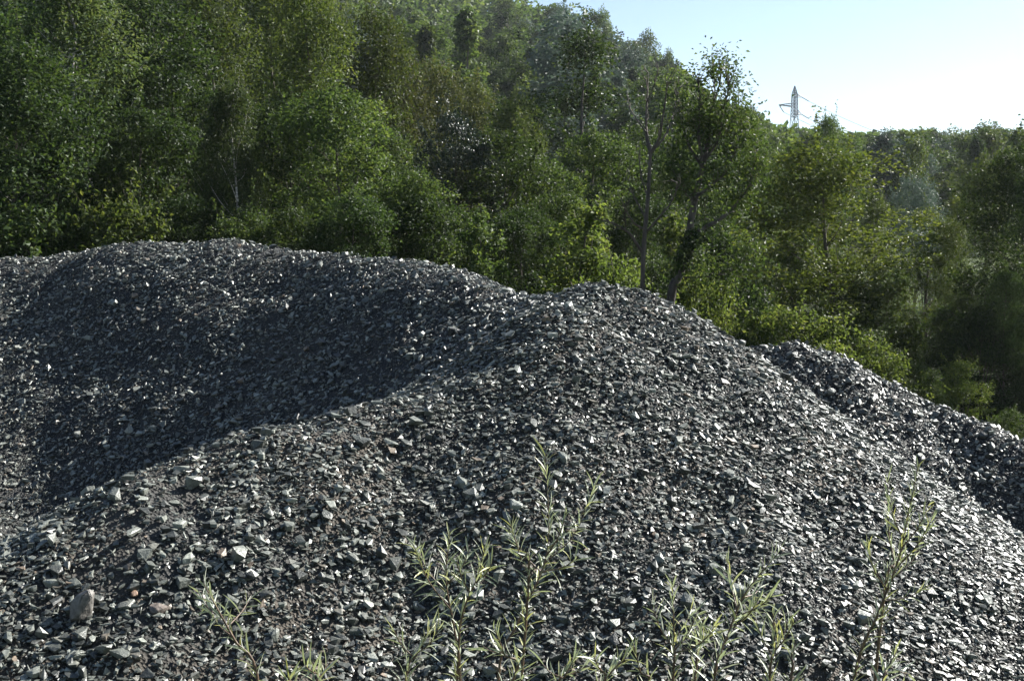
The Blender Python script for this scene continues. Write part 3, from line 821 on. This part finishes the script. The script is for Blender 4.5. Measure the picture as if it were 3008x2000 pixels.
# drop what the hill itself hides
for t in np.linspace(.3, .97, 40):
    q = cand * t; zq = EYE + (cz + hh - EYE) * t
    ok &= zq > terrain(q[:, 0], q[:, 1]) + 1.0
cand, cz, hh, px, pt, f = (a[ok] for a in (cand, cz, hh, px, pt, f))
order = np.argsort(-(hh / f))
HL = {'mid': 'hazy green tree crown among many on the wooded hillside', 'olive': 'hazy olive tree crown among many on the wooded hillside',
      'dark': 'hazy dark tree crown among many on the wooded hillside', 'silver': 'hazy pale grey-green tree crown among many on the wooded hillside'}
rest = []
for n_, i in enumerate(order):
    c = str(rng.choice(['mid', 'mid', 'olive', 'dark', 'silver', 'mid', 'dark']))
    if n_ < 290:
        o = link('hillside_tree', HT[int(rng.integers(6))], None, (cand[i, 0], cand[i, 1], cz[i] - .2))
        s = hh[i] / 9.0; w = rng.uniform(.85, 1.35); o.scale = (s * w, s * w, s); o.rotation_euler = (0, 0, rng.uniform(0, 6.28))
        o.material_slots[0].link = 'OBJECT'; o.material_slots[0].material = LEAF[c]
        far = cand[i, 1] > 300
        tag(o, HL[c].replace('the wooded hillside', 'the far hill beyond the pylon') if far else HL[c], 'tree', ('far hill, ' if far else 'hillside, ') + c + ' trees')
    else: rest.append(i)
if rest:
    Vs, Fs, Ts = [], [], []; b = 0
    P = np.array([[0.0, 0, 0]])
    for i in rest:
        n = 110; u = rng.uniform(0, 1, n); a = rng.uniform(0, 6.283, n)
        r = np.sqrt(np.clip(1 - (2 * u - 1) ** 2, 0, 1)) * hh[i] * .3 * rng.uniform(.6, 1.05, n)
        C = np.stack([cand[i, 0] + np.cos(a) * r, cand[i, 1] + np.sin(a) * r, cz[i] + hh[i] * (.1 + .9 * u)], 1)
        V, F = leaves(C, 1.1, .8, .1, .4)
        Vs.append(V); Fs.append(F + b); b += len(V); Ts.append(np.clip(rng.uniform(.2, .8) + rng.normal(0, .15, n), 0, 1))
    wd = link('woodland', build_mesh('woodland', np.vstack(Vs), [np.vstack(Fs)], [LEAF['mid']], tint=np.concatenate(Ts)))
    tag(wd, 'unbroken wood covering the rest of the distant hillsides', 'woodland', None, 'stuff')
# taller trees breaking the skyline
for pxx, top, Y, k, c, lab in [(1900, 96, 225, 0, 'mid', 'tall narrow tree standing up from the hill skyline'), (1962, 155, 225, 1, 'mid', 'small leafy tree beside the tall narrow one on the hill skyline'),
                               (1770, 30, 240, 2, 'mid', 'small pointed tree top on the upper hill skyline'), (2205, 315, 205, 0, 'silver', 'pale feathery tree at the low end of the hill skyline'),
                               (1545, 60, 190, 3, 'silver', 'sunlit pale tree halfway up the hillside behind the oak')]:
    p = at(pxx, top, Y); gz = float(terrain(p[0], Y)); h = max(p[2] - gz, 9)
    o = link('skyline_tree', HT[k], None, (p[0], Y, p[2] - h)); o.scale = (h / 9 * .8, h / 9 * .8, h / 9)
    o.material_slots[0].link = 'OBJECT'; o.material_slots[0].material = LEAF[c]
    tag(o, lab, 'tree')

# ------------------------------------------------------------------ pylon and lines
Yp = 330.0
pb = at(2331, 500, Yp); pb[2] = float(terrain(pb[0], Yp)) - .3
pt_ = at(2333, 253, Yp)[2]; HP = pt_ - pb[2]
mpp = Yp / FPX
py_ = empty('transmission_tower', pb); py_.rotation_euler = (0, 0, math.radians(32))
tag(py_, 'steel lattice power pylon rising above the trees against the bright sky', 'pylon')
zrow = lambda row: at(2333, row, Yp)[2] - pb[2]
prof_z = [0, zrow(430), zrow(345), zrow(278), HP]
prof_w = [1.7, 1.05, .66, .52, .03]
wz = lambda z: float(np.interp(z, prof_z, prof_w))
RB = .13
for sx, sy in ((-1, -1), (1, -1), (1, 1), (-1, 1)):
    zs = np.array(prof_z); P = np.array([[sx * wz(z), sy * wz(z), z] for z in zs])
    V, F = tube(P, RB, 4); link('leg', build_mesh('leg', V, [F], [STEEL]), py_)
levels = np.concatenate([np.linspace(0, zrow(345), 9), np.linspace(zrow(345), zrow(278), 8)[1:], np.linspace(zrow(278), HP * .985, 4)[1:]])
A = Acc(); cs = [(-1, -1), (1, -1), (1, 1), (-1, 1)]
for z0, z1 in zip(levels[:-1], levels[1:]):
    for k in range(4):
        a, b = cs[k], cs[(k + 1) % 4]
        A.tube(np.array([[a[0] * wz(z0), a[1] * wz(z0), z0], [b[0] * wz(z1), b[1] * wz(z1), z1]]), .065, 3)
        A.tube(np.array([[b[0] * wz(z0), b[1] * wz(z0), z0], [a[0] * wz(z1), a[1] * wz(z1), z1]]), .065, 3)
        A.tube(np.array([[a[0] * wz(z0), a[1] * wz(z0), z0], [b[0] * wz(z0), b[1] * wz(z0), z0]]), .065, 3)
V, F = A.get(); link('lattice', build_mesh('lattice', V, [F], [STEEL]), py_)
tips = []
for row_hi, row_lo, side, ln in ((277, 285, 1, 2.0), (304, 314, -1, 5.0), (324, 336, 1, 2.0)):
    zh, zl = zrow(row_hi), zrow(row_lo); A = Acc()
    tip = np.array([side * (ln + wz(zl)), 0, zl + .1])
    for sy in (-1, 1):
        q0 = np.array([side * wz(zl), sy * wz(zl), zl]); q1 = np.array([side * wz(zh), sy * wz(zh), zh])
        A.tube(np.array([q0, tip]), .11, 4); A.tube(np.array([q1, tip]), .10, 4)
        for t0 in (.25, .5, .75):
            A.tube(np.array([q0 + (tip - q0) * t0, q1 + (tip - q1) * max(0, t0 - .2)]), .04, 3)
    V, F = A.get(); arm = link('cross_arm', build_mesh('cross_arm', V, [F], [STEEL]), py_)
    dirn = np.array(Matrix.Rotation(math.radians(-32), 3, 'Z') @ Vector((1.9, -.3, -1.15) if side > 0 else (1.2, -.3, -1.9))); end = tip + dirn
    pth = np.array([tip + (end - tip) * t for t in np.linspace(0, 1, 15)])
    V, F = tube(pth, [.07 if i % 2 else .16 for i in range(15)], 6)
    ins = link('insulator', build_mesh('insulator', V, [F], [STEEL]), arm)
    tips.append(end)
rot = Matrix.Rotation(math.radians(32), 3, 'Z')
for k, (e, tgt) in enumerate(zip(tips, ((3330, 560), (3330, 610), (3330, 640)))):
    a = np.array(rot @ Vector(e)) + pb; b = at(*tgt, 215)
    pth = np.array([a + (b - a) * t + np.array([0, 0, -14 * t * (1 - t)]) for t in np.linspace(0, 1, 40)])
    V, F = tube(pth - a, .045, 4)
    o = link('power_line', build_mesh('power_line', V, [F], [STEEL]), None, a)
    tag(o, 'thin sagging power line strung from the pylon %s towards the far wood' % ['upper arm', 'long middle arm', 'lower arm'][k], 'power line', 'power lines')

# ------------------------------------------------------------------ willow shoots in front
def willow_mat(name, c0, c1, back):
    m, nt, out = new_mat(name); L = nt.links
    oi = nd(nt, 'ShaderNodeObjectInfo'); r = ramp(nt, [(0.0, c0), (.75, c1), (1.0, (c1[0] * 1.25, c1[1] * 1.1, c1[2] * .6))]); L.new(oi.outputs['Random'], r.inputs[0])
    ge = nd(nt, 'ShaderNodeNewGeometry')
    mx = nd(nt, 'ShaderNodeMix', data_type='RGBA'); L.new(ge.outputs['Backfacing'], mx.inputs[0])
    L.new(r.outputs[0], mx.inputs[6]); mx.inputs[7].default_value = (*back, 1)
    p = nd(nt, 'ShaderNodeBsdfPrincipled'); p.inputs['Roughness'].default_value = .42; p.inputs['Specular IOR Level'].default_value = .5
    L.new(mx.outputs[2], p.inputs['Base Color'])
    tr = nd(nt, 'ShaderNodeBsdfTranslucent')
    m2 = nd(nt, 'ShaderNodeMix', data_type='RGBA', blend_type='MULTIPLY'); m2.inputs[0].default_value = 1; m2.inputs[7].default_value = (1.25, 1.25, .75, 1)
    L.new(r.outputs[0], m2.inputs[6]); L.new(m2.outputs[2], tr.inputs[0])
    ms = nd(nt, 'ShaderNodeMixShader'); ms.inputs[0].default_value = .27
    L.new(p.outputs[0], ms.inputs[1]); L.new(tr.outputs[0], ms.inputs[2]); L.new(ms.outputs[0], out.inputs[0])
    return m
WLEAF = willow_mat('willow_leaf', (.20, .235, .165), (.29, .32, .215), (.41, .43, .365))

def willow_leaf(seed):
    r = np.random.default_rng(seed)
    n = 7; t = np.linspace(0, 1, n); w = .058 * np.sin(math.pi * np.clip(t, .02, .985) ** .85) ** .8 + .002
    bend = r.uniform(-.25, .8); tw = r.uniform(-.5, .5)
    V = []
    for i in range(n):
        c = np.array([t[i] * (1 - .1 * bend * bend), r.uniform(-.02, .02) * t[i], -bend * t[i] ** 2 * .5])
        a = tw * t[i]; sd = np.array([0, math.cos(a), math.sin(a)])
        V += [c - sd * w[i] + np.array([0, 0, w[i] * .35]), c, c + sd * w[i] + np.array([0, 0, w[i] * .35])]
    F = []
    for i in range(n - 1):
        k = 3 * i; F += [[k, k + 3, k + 4, k + 1], [k + 1, k + 4, k + 5, k + 2]]
    return build_mesh('leaf', np.array(V), [np.array(F)], [WLEAF], smooth=True)
WL = [willow_leaf(40 + k) for k in range(9)]

def willow(label, Y, stems, lsize=.074, group='willow shoots in front of the slate heap'):
    """stems: list of (pixel polyline from bottom to tip, leafy-from fraction, side twigs)"""
    b0 = at(*stems[0][0][0], Y); gz = float(terrain(b0[0], Y))
    base = np.array([b0[0] - .02, Y, gz])
    root = empty('willow_shrub', base); tag(root, label, 'willow', group)
    count = [0]; opk = rng.uniform(.7, 1.25)
    def shoot(path, r0, start, nm, spacing=.008):
        V, F = tube(path - base, np.linspace(r0, .0012, len(path)), 6)
        link(nm, build_mesh(nm, V, [F], [BARK_WILLOW], smooth=True), root)
        seg = np.linalg.norm(np.diff(path, axis=0), axis=1); L = np.r_[0, np.cumsum(seg)]
        phi = rng.uniform(0, 6.28)
        for d in np.arange(L[-1] * start, L[-1], spacing):
            if count[0] >= 290: break
            if rng.uniform() < .2: phi += 2.4; continue
            p = np.array([np.interp(d, L, path[:, c]) for c in range(3)])
            q = np.array([np.interp(min(d + .03, L[-1]), L, path[:, c]) for c in range(3)]); q0 = np.array([np.interp(max(d - .03, 0), L, path[:, c]) for c in range(3)])
            tdir = q - q0; tdir /= np.linalg.norm(tdir) + 1e-9
            phi += 2.4 + rng.normal(0, .3)
            sdv = np.cross(tdir, [0, 1, 0.1]); sdv /= np.linalg.norm(sdv); up = np.cross(sdv, tdir)
            rad = sdv * math.cos(phi) + up * math.sin(phi)
            tipness = d / L[-1]
            op = (.95 - .55 * tipness) * rng.uniform(.55, 1.45) * opk
            X = tdir * math.cos(op) + rad * math.sin(op); X[2] += rng.normal(0, .12); X /= np.linalg.norm(X)
            Z = tdir - (tdir @ X) * X; Z += rng.normal(0, .25, 3); Z -= (Z @ X) * X; Z /= np.linalg.norm(Z); Yv = np.cross(Z, X)
            s = lsize * rng.uniform(.65, 1.25) * (1.0 - .35 * max(0, tipness - .8) * 5 * rng.uniform(0, 1))
            o = link('leaf', WL[int(rng.integers(9))], root)
            o.matrix_basis = Matrix.Translation(p - base) @ Matrix(np.stack([X, Yv, Z], 1).tolist()).to_4x4() @ Matrix.Diagonal((s, s * rng.uniform(.5, .9), s, 1))
            count[0] += 1
    for pts, start, side in stems:
        dY = rng.uniform(-.12, .12)
        P = [at(x, y, Y + dY * i / len(pts)) for i, (x, y) in enumerate(pts)]
        path = smooth_path([base + np.array([rng.uniform(-.05, .05), 0, -.03])] + P, 26)
        shoot(path, .0065, start, 'stem')
        for (f0, dx, dyp) in side:
            i = int(f0 * 25); p0 = path[i]; ex, ey, _ = project(p0)
            e = at(float(ex) + dx, float(ey) + dyp, Y + rng.uniform(-.15, .15))
            m = (p0 + e) / 2 + np.array([.12 * (e[0] - p0[0]), 0, -.08 * abs(e[0] - p0[0])])
            shoot(smooth_path([p0, m, e], 10), .0028, .12, 'branch', .0095)
    return root

willow('willow shoot leaning over beside the boulder', 3.9, [([(760, 2010), (690, 1880), (640, 1790), (600, 1715)], .42, [(.62, 70, -90), (.55, -70, -90), (.7, -60, -70)])])
willow('bushy willow shoot with two forked thin stems', 4.3, [([(1352, 2010), (1335, 1850), (1310, 1700), (1322, 1560)], .55, [(.60, -110, -190), (.68, -90, -140), (.74, 70, -110)]),
                                                 ([(1345, 1950), (1360, 1800), (1400, 1700), (1425, 1610)], .6, [(.72, 50, -60), (.66, -40, -90)])])
willow('willow shoot with a long bare stem and a feathery forked head', 4.3, [([(1462, 2010), (1520, 1830), (1590, 1680), (1612, 1560), (1602, 1335)], .60, [(.60, -90, -130), (.66, 130, -170), (.72, 150, -210), (.70, 60, -130), (.62, 110, -50)]),
                                                 ([(1552, 1720), (1530, 1640), (1500, 1540)], .55, [])])
willow('short willow shoot under the forked willow heads', 4.0, [([(1190, 2010), (1225, 1920), (1270, 1830)], .3, [(.6, -60, -80), (.7, 60, -70)]), ([(1500, 2010), (1480, 1920), (1455, 1850)], .45, [(.7, -60, -20)])])
willow('yellowish leafy willow shoot with many fine tips', 3.9, [([(1975, 2010), (1980, 1880), (1975, 1720)], .35, [(.58, 70, -120), (.62, -60, -110), (.7, 50, -90), (.55, 110, -60)]), ([(2040, 2010), (2050, 1900), (2065, 1830)], .3, [(.7, 50, -60)])])
willow('willow shoot with long broad leaves and a forked tip', 3.7, [([(2095, 2010), (2140, 1860), (2190, 1740), (2285, 1625)], .38, [(.66, -30, -150), (.6, 110, -60), (.55, 90, -100), (.75, 50, -30)])], .075)
willow('small upright willow shoot between the broad leaved and the tall willow', 3.9, [([(2260, 2010), (2275, 1900), (2270, 1800)], .3, [(.6, 60, -90), (.55, -50, -110), (.7, 40, -70)]), ([(2320, 2010), (2325, 1930), (2340, 1880)], .3, [])])
willow('tallest slender willow shoot with drooping tip leaves', 4.1, [([(2505, 2010), (2580, 1800), (2640, 1640), (2670, 1500), (2698, 1365)], .36, [(.52, 90, -120), (.58, 110, -150), (.64, 80, -130), (.5, -60, -130), (.7, -40, -110), (.46, 120, -40)]),
                                                 ([(2595, 1760), (2625, 1660), (2610, 1560), (2608, 1400)], .62, [])], .06)
willow('low willow tips poking up beside the leaning shoot', 3.6, [([(930, 2030), (945, 1985), (960, 1950)], .4, [(.7, -50, -30)]), ([(860, 2040), (845, 2005), (850, 1990)], .5, [])])
willow('low tangle of willow tips under the long bare stem', 3.6, [([(1640, 2040), (1660, 1985), (1690, 1930)], .4, [(.7, 60, -30), (.6, -60, -40)]), ([(1760, 2040), (1790, 1980), (1840, 1930)], .4, [(.6, -40, -60)]), ([(1890, 2040), (1880, 1970), (1860, 1890)], .4, [])])
willow('fine silvery willow sprig beside the tallest willow', 3.8, [([(2590, 2040), (2610, 1960), (2640, 1900)], .4, [(.7, 60, 20)])])

# ------------------------------------------------------------------ haze
def haze_box():
    m, nt, out = new_mat('haze_air')
    v = nd(nt, 'ShaderNodeVolumePrincipled'); v.inputs['Color'].default_value = (.86, .93, 1.0, 1)
    v.inputs['Density'].default_value = 0.00014; v.inputs['Anisotropy'].default_value = 0.35
    nt.links.new(v.outputs[0], out.inputs['Volume']); m.cycles.volume_sampling = 'DISTANCE'; m.cycles.homogeneous_volume = True
    bm = bmesh.new(); bmesh.ops.create_cube(bm, size=1)
    me = bpy.data.meshes.new('haze'); bm.to_mesh(me); bm.free(); me.materials.append(m)
    o = link('haze', me, None, (0, 350, 66)); o.scale = (1840, 1340, 140)
    tag(o, 'thin pale daylight haze filling the air of the valley', 'haze', None, 'stuff')
haze_box()
